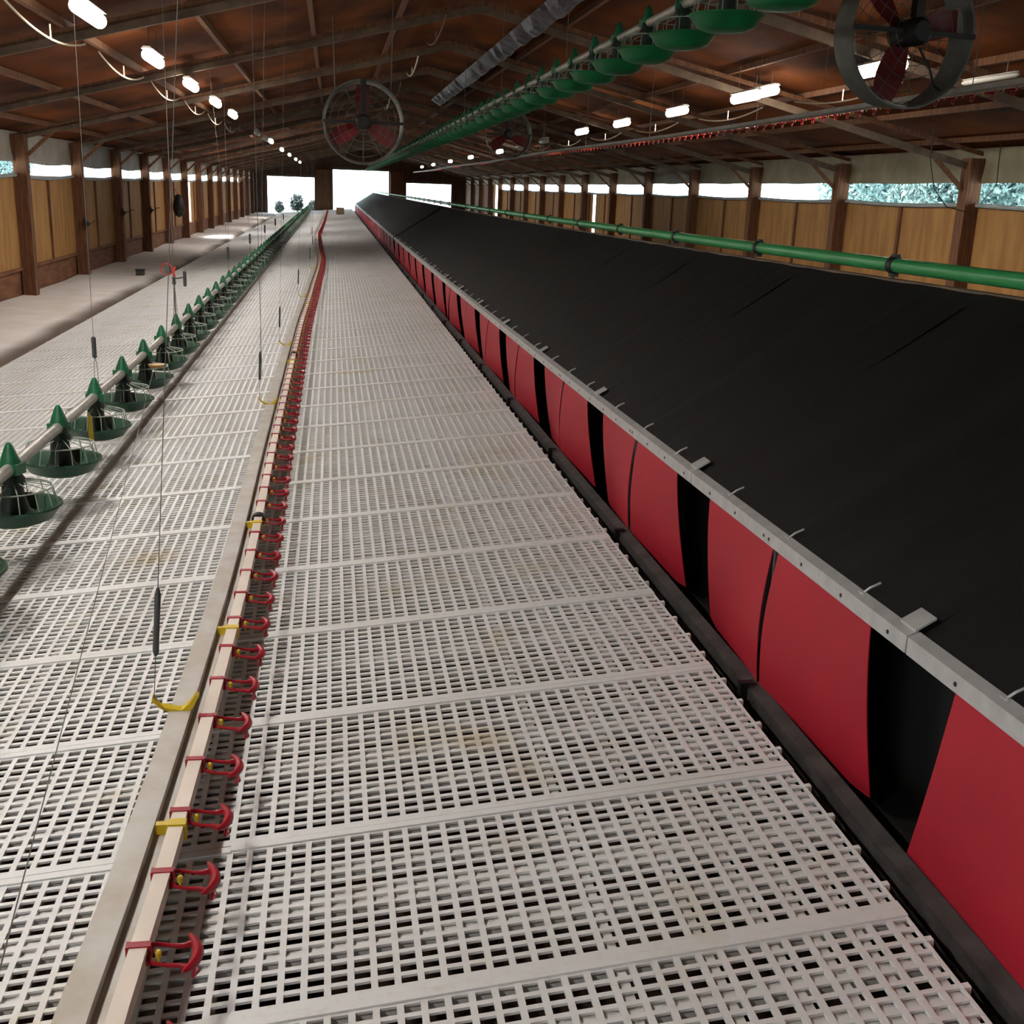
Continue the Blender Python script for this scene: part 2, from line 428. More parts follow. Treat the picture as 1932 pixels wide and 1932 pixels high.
# ------------------------------------------------------------------ drinker line
def interp(tab, y):
    if y <= tab[0][0]: return tab[0][1]
    for (a, u), (b, v) in zip(tab, tab[1:]):
        if y <= b:
            t = (y - a) / (b - a); return u + (v - u) * t
    return tab[-1][1]
NIPX = [(1.2, -.392), (1.67, -.38), (2.1, -.362), (2.58, -.35), (3.5, -.33), (4.2, -.325), (6, -.335), (9, -.335), (12, -.33), (14.5, -.30), (17.3, -.275), (20, -.245), (22.3, -.245), (25, -.30), (28, -.36), (34, -.45), (40, -.41), (47, -.37), (68, -.33)]
def smoothx(y): return sum(interp(NIPX, y + d) for d in (-.6, -.3, 0, .3, .6)) / 5 if y > 3 else interp(NIPX, y)
def cup_mesh():
    m = MB()
    m.box(-.021, .022, -.008, .008, -.006, .0195); m.box(-.0235, -.019, -.010, .010, -.03, .0195)
    for s_ in (-1, 1):        # two arms
        m.tube([(.014, s_ * .016, .002), (.028, s_ * .028, -.004), (.055, s_ * .029, -.010), (.075, s_ * .028, -.012), (.092, s_ * .036, -.014)], [.005, .0042, .004, .005, .0075], 6)
    m.tube([(.018, -.028, -.004), (.018, .028, -.004)], .006, 6)
    n = 14                    # shallow crescent shaped cup at the end of the arms
    pts = []
    for i in range(n + 1):
        t = -1 + 2 * i / n
        pts.append((.106 - .022 * t * t, t * .056, -.012 + .006 * t * t))
    m.tube(pts, [.0025 + .0085 * math.cos(.5 * math.pi * (-1 + 2 * i / n)) ** .7 for i in range(n + 1)], 8)
    for s_ in (-1, 1): m.tube([(.104, s_ * .018, -.012), (.098, s_ * .018, -.045)], .004, 5)
    m.tube([(.098, -.018, -.045), (.104, 0, -.050), (.098, .018, -.045)], .0045, 5)
    return m.mesh('nipple', 'red', True)
def valve_mesh():
    m = MB(); m.lathe([(.0035, -.028), (.0035, -.012), (.006, -.012), (.0065, 0), (.004, .003)], 10, o=(.034, 0, 0)); return m.mesh('valve', 'yellow', True)
CUP = cup_mesh(); VALVE = valve_mesh()
def square_tube_along(pts, hw, hh, off=(0, 0)):
    m = MB()
    for i, p in enumerate(pts):
        x, y, z = p; x += off[0]; z += off[1]
        m.v += [(x - hw, y, z - hh), (x + hw, y, z - hh), (x + hw, y, z + hh), (x - hw, y, z + hh)]
        if i:
            a = 4 * (i - 1); b = a + 4
            m.f += [(a + q, a + (q+1) % 4, b + (q+1) % 4, b + q) for q in range(4)]
    m.f += [(0, 1, 2, 3), tuple(4 * (len(pts) - 1) + q for q in (3, 2, 1, 0))]
    return m
def drinker(name, label, fx, fz, y0, y1, step, nmax, first):
    t = empty(name, (0, y0, 0), label, 'drinker line')
    ys_ = [y0 + .35 * i for i in range(int((y1 - y0) / .35) + 1)]
    pts = [(fx(y), y - y0, fz(y)) for y in ys_]
    build(square_tube_along(pts, .0165, .0165), 'water_pipe', 'pipe', t)
    pm = square_tube_along(pts, .029, .016, (-.077, .0)); 
    k = square_tube_along(pts, .0165, .006, (-.033, -.012))  # web widened to block light between profile and pipe
    n0 = len(pm.v); pm.v += k.v; pm.f += [tuple(i + n0 for i in f) for f in k.f]
    build(pm, 'stabiliser_profile', 'profile', t)
    n = int((y1 - first) / step); rest = MB(); cnt = 0
    for i in range(n):
        y = first + step * i
        if y < y0 + .05: continue
        p = (fx(y), y - y0, fz(y))
        if cnt < nmax:
            c = put('nipple', CUP, p, t); put('valve', VALVE, (0, 0, 0), c)
        else:
            for s_ in (-1, 1): rest.bar((p[0] + .0, p[1] + s_ * .015, p[2]), (p[0] + .105, p[1] + s_ * .02, p[2] - .008), .008, .008)
            rest.tube([(p[0] + .095, p[1] - .036, p[2]), (p[0] + .108, p[1], p[2] - .01), (p[0] + .095, p[1] + .036, p[2])], [.004, .011, .004], 6)
        cnt += 1
    if rest.v: build(rest, 'nipple', 'red', t)['kind'] = 'stuff'
    return t
dz = lambda y: -1.40
DL = drinker('drinker_line', 'low drinker line of red nipple cups on a cream pipe, hanging just above the slats', smoothx, dz, -2.5, 66, .238, 100, 1.86 - .238 * 3)
clip = MB(); clip.box(-.021, .021, -.013, .013, -.021, .021); clip.box(-.045, -.02, -.008, .008, -.012, .019); clip = clip.mesh('pipe_clip', 'yellow')
for y in (2.28, 3.44, 4.62, 9.2, 13.8):
    o = put('pipe_clip', clip, (smoothx(y), y + 2.5, -1.40), DL); o['label'] = 'yellow pipe clip'
cl = MB(); cl.lathe([(.028, -.02), (.031, -.01), (.031, .01), (.028, .02)], 14); cl = cl.mesh('pipe_coupling', 'black', True)
for y in (4.72, 9.6):
    o = put('pipe_coupling', cl, (smoothx(y), y + 2.5, -1.40), DL, rot=(math.pi/2, 0, 0)); o['label'] = 'black pipe coupling'
# bracket + hanger + adjuster
brm = MB()
brm.prism([(-.125, .035), (-.11, .005), (-.035, -.008), (-.008, .012), (.012, .036), (.022, .03), (.002, -.002), (-.03, -.03), (-.06, -.022), (-.128, .02)], -.014, .014)
brm = brm.mesh('hanger_bracket', 'yellow')
def hang(y, name_label, top=None, bracket=True, wx=None):
    x = smoothx(y) - .045
    t = empty('hanger', (x, y, -1.37), name_label, 'hanger', 'hangers on the low drinker line')
    bx = x - .055
    if bracket: put('bracket', brm, (0, 0, -.005), t, scale=(.82, 1, 1))['label'] = 'yellow plastic bracket'
    tp = top or (x + .02, y, deck(x) - .05)
    tp = Vector(tp) - Vector((x, y, -1.37))
    a0 = Vector((-.10, 0, .02))
    m = MB(); m.tube([a0, a0 + (tp - a0) * .04], .0011, 5); m.tube([a0 + (tp - a0) * .11, tp], .0011, 5); build(m, 'wire', 'wire', t)
    m = MB(); A = a0 + (tp - a0) * .04; B = a0 + (tp - a0) * .10
    m.tube([A, A + (B - A) * .07, A + (B - A) * .5, A + (B - A) * .93, B + (B - A) * .04], [.004, .0085, .0078, .0085, .004], 10)
    m.tube([B, B + (B-A) * .2], .0012, 5)
    o = build(m, 'adjuster', 'weight', t, smooth=True); o['label'] = 'dark grey wire adjuster'
    return t
p_top = atY(341, 0, 2.92); p_top = p_top + (p_top - Vector((-.48, 2.92, -1.35))) * .75
hang(2.86, 'nearest hanger of the drinker line, yellow bracket and long dark adjuster', top=p_top)
for i, y in enumerate((7.3, 10.1, 14.6, 19.6, 24.4, 29.5)):
    hang(y, '%s hanger of the drinker line, slim dark adjuster on a thin wire' % ORD[i + 1])

# ------------------------------------------------------------------ feeder lines
def pan_parts(up=False):
    d = {}
    m = MB()   # drop tube: body hanging from the pipe
    m.lathe([(.062, -.180), (.058, -.165), (.046, -.12), (.042, -.075), (.052, -.07), (.052, -.045), (.042, -.03), (.042, .02), (.034, .03)], 16)
    m.lathe([(.085, -.205), (.075, -.190), (.055, -.175)], 16)
    d['body'] = m.mesh('pan_feeder', 'darkgreen', True)
    m = MB()
    m.lathe([(.02, -.238), (.10, -.236), (.150, -.216), (.182, -.168), (.192, -.164), (.190, -.155), (.176, -.160), (.142, -.205), (.09, -.220), (.02, -.215)], 30)
    d['dish'] = m.mesh('dish', 'dishup' if up else 'dish', True)
    m = MB()
    for k in range(14):
        t = 2 * math.pi * k / 14; c, s = math.cos(t), math.sin(t)
        m.tube([(.172 * c, .172 * s, -.160), (.155 * c, .155 * s, -.085), (.045 * c, .045 * s, -.06)], .0028, 5)
    m.tube([(.155 * math.cos(t), .155 * math.sin(t), -.085) for t in [2 * math.pi * k / 24 for k in range(24)]], .0035, 6, closed=True)
    d['grill'] = m.mesh('grill', 'grill', True)
    m = MB()
    m.lathe([(.044, .0), (.045, .012), (.034, .045), (.018, .088), (.010, .103), (.003, .108)], 16)
    m.box(-.048, .048, -.034, .034, -.025, .02)
    d['cap'] = m.mesh('cone_cap', 'capgreen', True)
    return d
PD = pan_parts(); PU = pan_parts(True)
def feeder(name, label, x, zf, y0, y1, first, step, D, galv='galv'):
    t = empty(name, (x, y0, 0), label, 'feeder line')
    pts = [(0, y - y0, zf(y)) for y in [y0 + 1.0 * i for i in range(int(y1 - y0) + 1)]]
    m = MB(); m.tube(pts, .0255, 12); build(m, 'auger_pipe', galv, t, smooth=True)
    i = 0
    while first + i * step < y1 - .3:
        y = first + i * step; i += 1
        if y < y0 + .2: continue
        jr = random.uniform(-.03, .03)
        b = put('pan_feeder', D['body'], (0, y - y0, zf(y)), t, rot=(jr * .6, jr, random.uniform(0, 3)))
        put('dish', D['dish'], parent=b); put('grill', D['grill'], parent=b)
        put('cone_cap', D['cap'], parent=b)
    return t
zf = lambda y: -1.175 - .05 * (1 - math.exp(-max(0, y - 5) / 4))
FLN = feeder('feeder_line', 'low line of green pan feeders with cone caps, beside the drinker line', -1.33, zf, -2.4, 68, 4.75 - .862 * 8, .862, PD)
FUP = feeder('feeder_line', 'hoisted line of bright green feeder pans hanging under the roof', 2.0, lambda y: 1.07 - .05 * min(1, y / 30), 3.0, 66, 5.18 - .75, .76, PU)
# yellow tab and tray seen among the pans
m = MB(); m.prism([(-.012, 0), (.012, 0), (.008, .13), (-.006, .16), (-.014, .10)], -.006, .006)
o = build(m, 'marker_tab', 'yellow', FLN, loc=(.03, 6.17 + 2.4, -1.38)); o['label'] = 'yellow tab hanging between two pans'
# hangers of the low feeder line
adj = MB(); adj.lathe([(.006, 0), (.0125, .006), (.0125, .115), (.006, .121)], 12); adj = adj.mesh('adjuster', 'weight', True)
def fhang(y, z0, label, k=1.0, top_dx=-.15):
    x = -1.33
    t = empty('feeder_hanger', (x, y, zf(y) + .026), label, 'hanger', 'hangers on the low feeder line')
    h = z0 - (zf(y) + .026)
    put('adjuster', adj, (0, 0, h), t, scale=(k, k, k))
    m = MB()
    m.tube([(0, -.05, 0), (-.004, -.012, h - .03), (0, 0, h)], .0016, 5); m.tube([(0, .06, 0), (.004, .03, h - .03), (0, 0, h)], .0016, 5)
    m.tube([(0, 0, h + .12 * k), (top_dx, 0, deck(x) - .04 - (zf(y) + .026))], .0014, 5)
    build(m, 'wire', 'wire', t)
    return t
fhang(6.54, -.985, 'nearest hanger of the green feeder line, dark tube weight on a wire', top_dx=.02)
for i, y in enumerate((15.0, 19.0, 23.2, 27.5, 32.0)):
    fhang(y, -.97, '%s hanger of the green feeder line, small dark weight above the pans' % ORD[i + 1], 1.3)
# winch hook with red rope
yw = 9.9
t = empty('winch_hook', (-1.33, yw, zf(yw) + .026), 'red rope knot and steel hook hoisting the feeder line by a weight', 'hook')
h = .33
m = MB(); m.tube([(0, -.12, 0), (.0, -.02, h)], .003, 5); m.tube([(.0, .02, 0), (0, 0, h)], .006, 6); m.tube([(0, .16, 0), (.0, .02, h)], .0016, 5); build(m, 'bridle', 'wire', t)
m = MB(); m.lathe([(.004, 0), (.016, .01), (.012, .05), (.018, .06), (.005, .075)], 10, o=(0, 0, h - .01)); m.tube([(0, 0, h + .045), (.04, 0, h + .05), (.085, 0, h + .06)], .006, 6); build(m, 'hook', 'weight', t, smooth=True)
m = MB(); m.lathe([(.006, 0), (.014, .008), (.014, .125), (.006, .132)], 10, o=(.09, 0, h - .02)); build(m, 'counterweight', 'weight', t, smooth=True)
m = MB(); m.tube([(-.055 + .048 * math.cos(a), .0, h + .12 + .048 * math.sin(a)) for a in [2 * math.pi * i / 16 for i in range(16)]], .005, 6, closed=True)
m.tube([(-.01, 0, h + .11), (.012, .01, h + .14), (0, -.01, h + .09), (.008, 0, h + .06)], .010, 6); build(m, 'red_rope_loop', 'rope', t, smooth=True)
m = MB(); m.tube([(0, 0, h + .1), (.02, -.05, deck(-1.33) - .05 - zf(yw))], .003, 5); build(m, 'wire', 'wire', t)
# slack wire crossing in front
a = atX(290, 695, -1.24); b = atZ(-60, 2060, -1.25)
m = MB(); m.tube([a, a.lerp(b, .33) - Vector((0, 0, .01)), a.lerp(b, .66) - Vector((0, 0, .012)), b], .0014, 5)
tag(build(m, 'slack_wire', 'wire'), 'thin dark wire slanting from the feeder pans down to the lower left corner', 'wire')
m = MB(); m.lathe([(.01, 0), (.05, .012), (.056, .03), (.05, .03), (.012, .018)], 14)
tag(build(m, 'feed_scoop', 'ochre', loc=tuple(a + Vector((0, .12, -.02))), smooth=True), 'small brownish yellow cup wedged between the feeder pans', 'cup')

# ------------------------------------------------------------------ nest row
NX = 1.27; NP = 1.575
def drop(y): return -.13 * (1 - math.exp(-y / 7))
RAILZ = -.905
def nest_meshes():
    d = {}
    # local: origin at (NX, middle, RAILZ); nest reaches from -NP/2 to NP/2
    h = NP / 2
    m = MB(); n = 10; k = 7
    for s_ in (0, 1):
        for i in range(k + 1):
            t = i / k
            for j in range(n + 1):
                y = -h + NP * j / n
                sag = -.010 * math.sin(math.pi * t) * (1 + .5 * math.sin(j * 2.1 + i)) + .003 * math.sin(j * 1.7 + i * 2.3)
                m.v.append((.02 + 1.02 * t, y, .012 + .655 * t + sag - .012 * s_))
    N = (k + 1) * (n + 1)
    for s_ in (0, 1):
        for i in range(k):
            for j in range(n):
                a = s_ * N + i * (n + 1) + j; m.f.append((a, a + 1, a + n + 2, a + n + 1))
    d['cover'] = m.mesh('roof_cover', 'cloth', True)
    m = MB(); m.prism([(1.06, .655), (2.10, 0), (2.10, -.012), (1.06, .643)], -h, h); d['rear'] = m.mesh('rear_roof_cover', 'cloth')
    m = MB(); m.box(1.03, 1.07, -h, h, .64, .668); d['ridge'] = m.mesh('ridge_board', 'greywood')
    m = MB(); m.prism([(-.006, -.030), (-.002, -.030), (-.002, .006), (.022, .018), (.022, .022), (-.006, .011)], -h + .003, h - .003)
    d['rail'] = m.mesh('front_rail', 'alu')
    m = MB(); m.prism([(.012, .02), (.06, .048), (.06, .053), (.012, .026)], -h + .0, -h + .07); d['plate'] = m.mesh('joint_plate', 'alu')
    m = MB(); m.lathe([(.0055, 0), (.0055, .003)], 8); d['bolt'] = m.mesh('bolt_hole', 'black')
    m = MB(); m.tube([(0, 0, 0), (.02, -.004, .018), (.045, -.006, .030)], .0035, 5); m.tube([(.0, -.012, .004), (.0, .012, .004)], .003, 5); d['hook'] = m.mesh('hook', 'alu')
    m = MB(); m.box(.20, .24, -h, h, -.62, .0); m.box(.012, .24, -h, h, -.60, -.545); m.box(.24, 1.06, -h + .01, h - .01, -.98, -.02); m.prism([(.24, -.02), (1.06, -.02), (1.06, .54), (.24, .1)], -h+.01, h-.01)
    m.box(1.06, 2.05, -h + .01, h - .01, -.98, -.06); m.box(.012, .03, -h, h, -.98, -.53)
    d['body'] = m.mesh('nest_body', 'void')
    m = MB(); m.box(.0, .2, -.006, .006, -.56, .0); d['divider'] = m.mesh('divider', 'rubber')
    def flap(sgn, w0, fl=0):
        m = MB(); n = 10; k = 14; H = .485
        for s_ in (0, 1):
            for i in range(k + 1):
                t = i / k
                for j in range(n + 1):
                    u = j / n                      # 0 at the post, 1 at the opening
                    y = sgn * (.022 + (w0 - .022) * u + t * (.035 * (u - .35)))
                    x = .004 + .055 * t ** 1.6 * u ** 2 - .020 * math.sin(math.pi * t) * (1 - u) + .012 * math.sin(math.pi * u) * t + .003 * s_
                    y += fl * .07 * t * u; x -= fl * .05 * t * t * u
                    z = -.028 - H * t * (1 - .06 * u) + .006 * math.sin(6 * u) * t
                    m.v.append((x, y, z))
        N = (k + 1) * (n + 1)
        for s_ in (0, 1):
            for i in range(k):
                for j in range(n):
                    a = s_ * N + i * (n + 1) + j; m.f.append((a, a + 1, a + n + 2, a + n + 1))
        for j in range(n):
            a = k * (n + 1) + j; m.f.append((a, a + 1, N + a + 1, N + a))
        for i in range(k):
            for e in (0, n):
                a = i * (n + 1) + e; m.f.append((a, a + n + 1, N + a + n + 1, N + a))
        return m.mesh('curtain_flap', 'flap', True)
    d['fn'] = [flap(-1, .60), flap(-1, .585)]; d['ff'] = [flap(1, .60), flap(1, .615), flap(1, .585, 1)]
    return d
ND = nest_meshes()
k = -2; nest_y = []
while True:
    y = 2.94 + NP * k
    if k >= 14: y += .30
    if k >= 26: y += .35
    if y > 67: break
    nest_y.append(y); k += 1
for i, y in enumerate(nest_y):
    vis = i - 1
    lab = 'nest box with red curtain flaps, %s from the lower right' % (ORD[vis].replace('nearest', 'first') if vis >= 0 else 'x') if 0 <= vis < 12 else \
          ('nest box beyond the right edge of the photo' if vis < 0 else 'small far nest box with red curtain flaps in the receding row')
    t = empty('nest_box', (NX, y, RAILZ + drop(y)), lab, 'nest box', 'nest boxes under the black cover')
    rx_ = (math.atan(drop(y + .5) - drop(y - .5)), 0, 0)   # cover and rail follow the gentle fall of the row
    put('roof_cover', ND['cover'], parent=t, rot=rx_); put('rear_roof_cover', ND['rear'], parent=t, rot=rx_); put('ridge_board', ND['ridge'], parent=t, rot=rx_)
    put('nest_body', ND['body'], parent=t)
    r = put('front_rail', ND['rail'], parent=t, rot=rx_); r['label'] = 'bare aluminium rail'
    put('joint_plate', ND['plate'], parent=r)
    if vis < 22:
        for b_ in (-.70, -.45, -.20, .04, .08, .33, .58): put('bolt_hole', ND['bolt'], (-.0075, b_, -.012), r, rot=(0, math.pi/2, 0))
        for b_ in (-.52, -.05, .44): put('hook', ND['hook'], (.012, b_, .016), r)
    put('divider', ND['divider'], parent=t)
    rr = random.Random(i)
    put('curtain_flap', ND['fn'][i % 2], parent=t, rot=(0, rr.uniform(-.03, .02), 0)); put('curtain_flap', ND['ff'][2 if i == 1 else i % 2], parent=t, rot=(0, rr.uniform(-.03, .02), 0))
# board in front of the nests with brackets
t = empty('kick_board', (1.23, 0, -1.42), 'long dark grey board at the foot of the red nest curtains', 'board')
m = MB(); m.prism([(-.005, .004), (.032, .014), (.036, .014), (.036, -.30), (.02, -.30), (.015, -.03), (-.005, -.012)], 0, 67); build(m, 'board', 'rubber', t)
m = MB(); m.box(-.028, -.006, -.012, .012, -.12, .016); m.box(-.028, .015, -.012, .012, .014, .020); bk = m.mesh('bracket', 'black')
for y in nest_y: put('bracket', bk, (0, y, 0), t)
# green tube on the ridge
TX = 2.35
t = empty('feed_tube', (TX, 0, 0), 'long bright green tube with black collars along the top of the nests', 'tube')
zt = lambda y: -.245 + drop(y) * .75 + .045
m = MB(); yy = [-1 + .8 * i for i in range(86)]
m.tube([(0, y, zt(y)) for y in yy], .030, 16); build(m, 'tube', 'green', t, smooth=True)
m = MB(); m.lathe([(.031, -.022), (.037, -.018), (.037, .018), (.031, .022)], 16); m.box(-.015, .015, -.048, -.031, -.016, .016); m.box(-.010, .010, .031, .045, -.022, .022); col = m.mesh('collar', 'black', True)
for y in nest_y:
    o = put('collar', col, (0, y, zt(y)), t, rot=(math.pi/2, 0, 0))

# ------------------------------------------------------------------ lamps
lm = MB(); lm.tube([(0, -.42, 0), (0, -.38, 0), (0, .38, 0), (0, .42, 0)], [.028, .052, .052, .028], 14); lmesh = lm.mesh('tube', 'lamp', True); lmoff = lm.mesh('tube', 'lampoff', True)
hm = MB(); hm.prism([(-.05, .052), (-.03, .075), (.03, .075), (.05, .052)], -.40, .40); hm = hm.mesh('housing', 'lampoff')
def lamp(x, y, z, label, on=True, power=1.0):
    t = empty('hanging_lamp', (x, y, z), label, 'lamp', 'hanging lamps')
    put('tube', lmesh if on else lmoff, parent=t); put('housing', hm, parent=t)
    m = MB()
    for s_ in (-.25, .25): m.tube([(0, s_, .07), (0, s_, deck(x) - .03 - z)], .004, 5)
    build(m, 'hanger_cord', 'wire', t)
    if on:
        l = bpy.data.lights.new('lamp_glow', 'AREA'); l.energy = LAMP_W * power; l.color = LAMP_COL; l.shape = 'RECTANGLE'; l.size = .08; l.size_y = .8; l.spread = math.radians(175)
        o = bpy.data.objects.new('lamp_light', l); C.objects.link(o); o.parent = t; o.location = (0, 0, -.07)
    return t
LY = [8.74 + 2.96 * k for k in range(-3, 5)]
for i, y in enumerate(LY):
    v = i - 3
    lab = ('glowing white lamp in the left row, %s from the upper left corner' % ORD[v].replace('nearest', 'first')) if v >= 0 else 'glowing white lamp in the left row, above and beside the viewer'
    lamp(-1.66, y, 1.08, lab)
lamp(-1.66, 33.0, 1.08, 'small lone glowing lamp far down the left row', power=1.8)
for i, y in enumerate((40, 47, 55, 62)):  # far lamps of both rows added lit to brighten the dim far floor
    lamp(-1.66, y, 1.06, 'tiny added lamp in the far left row, brightening the floor near the end wall', power=2.2)
for i, y in enumerate((33, 40, 47, 55, 62)):
    lamp(4.72, y, 1.06, 'tiny added lamp in the far right row, brightening the floor near the end wall', power=2.2)
for i, (y, x) in enumerate(((9.75, 4.72), (13.1, 4.72), (15.8, 4.72), (18.9, 4.72), (22.0, 4.72))):
    labs = ['glowing lamp seen through the big fan at the upper right', 'glowing lamp hanging second from the right on a long cord', 'glowing lamp third from the right, middle of the right row', 'glowing lamp fourth from the right in the right row', 'leftmost glowing lamp of the right row', 'glowing lamp right of the frame, nearest the viewer', 'glowing lamp right of the frame, farther one']
    lamp(x, y, 1.13, labs[i])
p = atY(1440, 175, 13.4)
lamp(p.x, 13.4, p.z, 'glowing lamp on a cord just right of its twin in the right row')
for i, y in enumerate((26, 29.5)):
    lamp(4.72, y, 1.10, 'unlit hanging lamp far down the right row', on=False)
    lamp(-1.66, y + 1, 1.05, 'unlit hanging lamp far down the left row', on=False)
p = atY(1905, 143, 9.0)
lamp(p.x, p.y + .3, p.z, 'unlit white tube lamp at the right edge of the photo', on=False).scale = (.4, 1, .4)
# sagging cream cables beneath the lamps
def sag(x, z, y0, y1, d, label, grp, r=.008, mt='cable'):
    m = MB(); n = 12
    m.tube([(0, (y0 - y1) / 2 + (y1 - y0) * i / n, -d * 4 * (i / n) * (1 - i / n)) for i in range(n + 1)], r, 6)
    m.tube([(0, 0, -d), (0, 0, -d + .10)], r * .8, 5)
    return tag(build(m, 'cable', mt, loc=(x, (y0 + y1) / 2, z), smooth=True), label, 'cable', grp)
for i in range(7):
    y0 = 7.3 + 2.96 * i - 2.96
    v = i - 1
    sag(-1.98, 1.03, y0 + .5, y0 + 2.9, .10, 'cream cable sagging below the left lamps, %s loop from the upper left' % ORD[i].replace('nearest', 'first'), 'cable loops under the left lamps')
for i in range(7):
    y0 = 9 + 3.07 * i
    sag(4.55, .95, y0, y0 + 2.2, .07, 'cream cable sagging below the right lamps, %s loop from the right' % ORD[i].replace('nearest', 'first'), 'cable loops under the right lamps')
for i in range(6):
    y0 = 8.2 + 3.9 * i
    sag(1.15, deck(1.15) - .38, y0, y0 + 2.4, .12, 'tan cord sagging below the ridge, %s loop down the house' % ORD[i].replace('nearest', 'first'), 'cord loops under the ridge', .010, 'postwood' if i % 2 else 'cable')
# crumpled foil strip along the ridge
m = MB(); n = 60
for j in range(n + 1):
    y = 8 + 18 * j / n; a_ = random.uniform(-.03, .03)
    m.v += [(2.16, y, 1.86), (2.26, y, 1.80 + a_), (2.36, y, 1.74 + a_ * .6), (2.385, y, 1.765 + a_ * .6), (2.18, y, 1.88)]
for j in range(n):
    for q in range(4): b_ = j * 5 + q; m.f.append((b_, b_ + 1, b_ + 6, b_ + 5))
tag(build(m, 'foil_strip', 'foil', loc=(0, 0, 0)), 'crumpled silvery sheet strip hanging under the roof ridge', 'sheet')

# hoisted drinker line on the right
DU = drinker('drinker_line', 'hoisted drinker line with red cups hanging under the right roof slope', lambda y: 4.2, lambda y: .735 + .012 * math.sin(y * .35), 2.0, 60, .24, 100, 2.2)
m = MB(); cy = [2.0 + .24 * i for i in range(200)]
# suspension wires of hoisted lines
def drop_wire(x, y, z, label, grp):
    m = MB(); m.tube([(0, 0, 0), (.01, 0, deck(x) - .04 - z)], .003, 5)
    tag(build(m, 'suspension_wire', 'wire', loc=(x, y, z)), label, 'wire', grp)
for i, y in enumerate((7.2, 11.1, 15, 18.9, 22.8, 26.7)):
    drop_wire(4.13, y, .75, 'suspension wire of the hoisted drinker line, %s from the right edge' % ORD[i].replace('nearest', 'first'), 'wires of the hoisted drinker line')
    drop_wire(2.0, y - 1, 1.09, 'suspension wire of the hoisted feeder line, %s from the viewer' % ORD[i].replace('nearest', 'first'), 'wires of the hoisted feeder line')
for i, (u, v, y) in enumerate(((480, 200, 8.4), (1552, 190, 9.5), (420, 120, 16))):
    q = atY(u, v, y)
    z0 = {0: slatz(q.x) + .15, 1: .9, 2: -1.0}[i]
    m = MB(); m.tube([(0, 0, 0), (.0, 0, deck(q.x) - .04 - z0)], .002, 5)
    tag(build(m, 'suspension_wire', 'wire', loc=(q.x, y, z0)), ['thin wire hanging left of the red drinker line to just above the slats', 'short thin wire hanging under the right roof slope', 'thin wire hanging in front of the left lamps'][i], 'wire')

# ------------------------------------------------------------------ fans
def fan_parts(R):
    d = {}
    m = MB(); n = 40
    prof = [(R, -.11), (R + .012, -.11), (R - .005, .11), (R - .02, .11)]
    for j in range(n):
        t = 2 * math.pi * j / n
        for r, y in prof: m.v.append((r * math.cos(t), y, r * math.sin(t)))
    for j in range(n):
        j2 = (j + 1) % n
        for q in range(4): m.f.append((j*4+q, j2*4+q, j2*4+(q+1) % 4, j*4+(q+1) % 4))
    d['shroud'] = m.mesh('shroud', 'guard', True)
    m = MB()
    for yy_ in (-.12, .12):
        for r in (.12, .2, .28, .36, R - .01):
            m.tube([(r * math.cos(t), yy_ * (1 - .2 * (r < .2)), r * math.sin(t)) for t in [2 * math.pi * i / 32 for i in range(32)]], .0022, 4, closed=True)
        for i in range(12):
            t = 2 * math.pi * i / 12; m.tube([(.1 * math.cos(t), yy_, .1 * math.sin(t)), (R * math.cos(t), yy_, R * math.sin(t))], .0022, 4)
    d['guard'] = m.mesh('wire_guard', 'guard')
    m = MB(); m.tube([(0, -.2, 0), (0, -.17, 0), (0, .06, 0), (0, .09, 0)], [.06, .085, .085, .05], 16); m.box(-.03, .03, -.15, -.09, 0, R + .02); m.box(-R, R, -.135, -.115, -.015, .015)
    d['motor'] = m.mesh('motor', 'motor', True)
    m = MB(); 
    for r0 in [0]:
        ks = []
        for i in range(8):
            t = i / 7; r = .06 + (R - .10) * t; wd = .05 + .055 * math.sin(math.pi * min(1, t * .75 + .12)); tw = .9 - .5 * t
            ks.append([(r, -wd * math.sin(tw) * .5 * s_, wd * math.cos(tw) * s_) for s_ in (-1, 1)])
        for i in range(8):
            for p_ in ks[i]: m.v.append(p_)
        for i in range(8):
            for p_ in ks[i]: m.v.append((p_[0], p_[1] + .006, p_[2]))
        for o_ in (0, 16):
            for i in range(7): b_ = o_ + i * 2; m.f.append((b_, b_+1, b_+3, b_+2))
        for i in range(7):
            b_ = i * 2; m.f.append((b_, b_+2, b_+18, b_+16)); m.f.append((b_+1, b_+3, b_+19, b_+17))
    d['blade'] = m.mesh('blade', 'blade', True)
    return d
def fan(x, y, z, R, label, rot0, yaw=0, nb=3):
    D = fan_parts(R)
    t = empty('ceiling_fan', (x, y, z), label, 'fan'); t.rotation_euler = (0, 0, yaw)
    for n_ in ('shroud', 'motor'): put(n_, D[n_], parent=t)
    put('wire_guard', D['guard'], parent=t)
    for i in range(nb): put('blade', D['blade'], parent=t, rot=(0, rot0 + 2 * math.pi * i / nb, 0))
    for s_ in (-1, 1):
        m = MB(); m.tube([(s_ * R * .7, 0, R * .72), (s_ * R * .75, 0, deck(x + s_ * R) - .03 - z)], .006, 5)
        build(m, 'hanger_chain', 'wire', t)
    return t
fan(3.66, 7.3, 1.06, .45, 'big round fan with dark motor and red blade at the upper right', math.radians(105), .15)
fan(.34, 13.0, .66, .43, 'round fan with red blades hanging above the middle walkway', math.radians(150), 0)
fan(3.3, 22.0, 1.02, .43, 'small-looking far round fan right of the hoisted green feeder', .4, 0)
m = MB(); m.tube([(-.13, 0, .12), (-.04, 0, 0), (0, 0, -.10), (.05, 0, -.13)], .007, 6)
p = atY(1765, 130, 7.1)
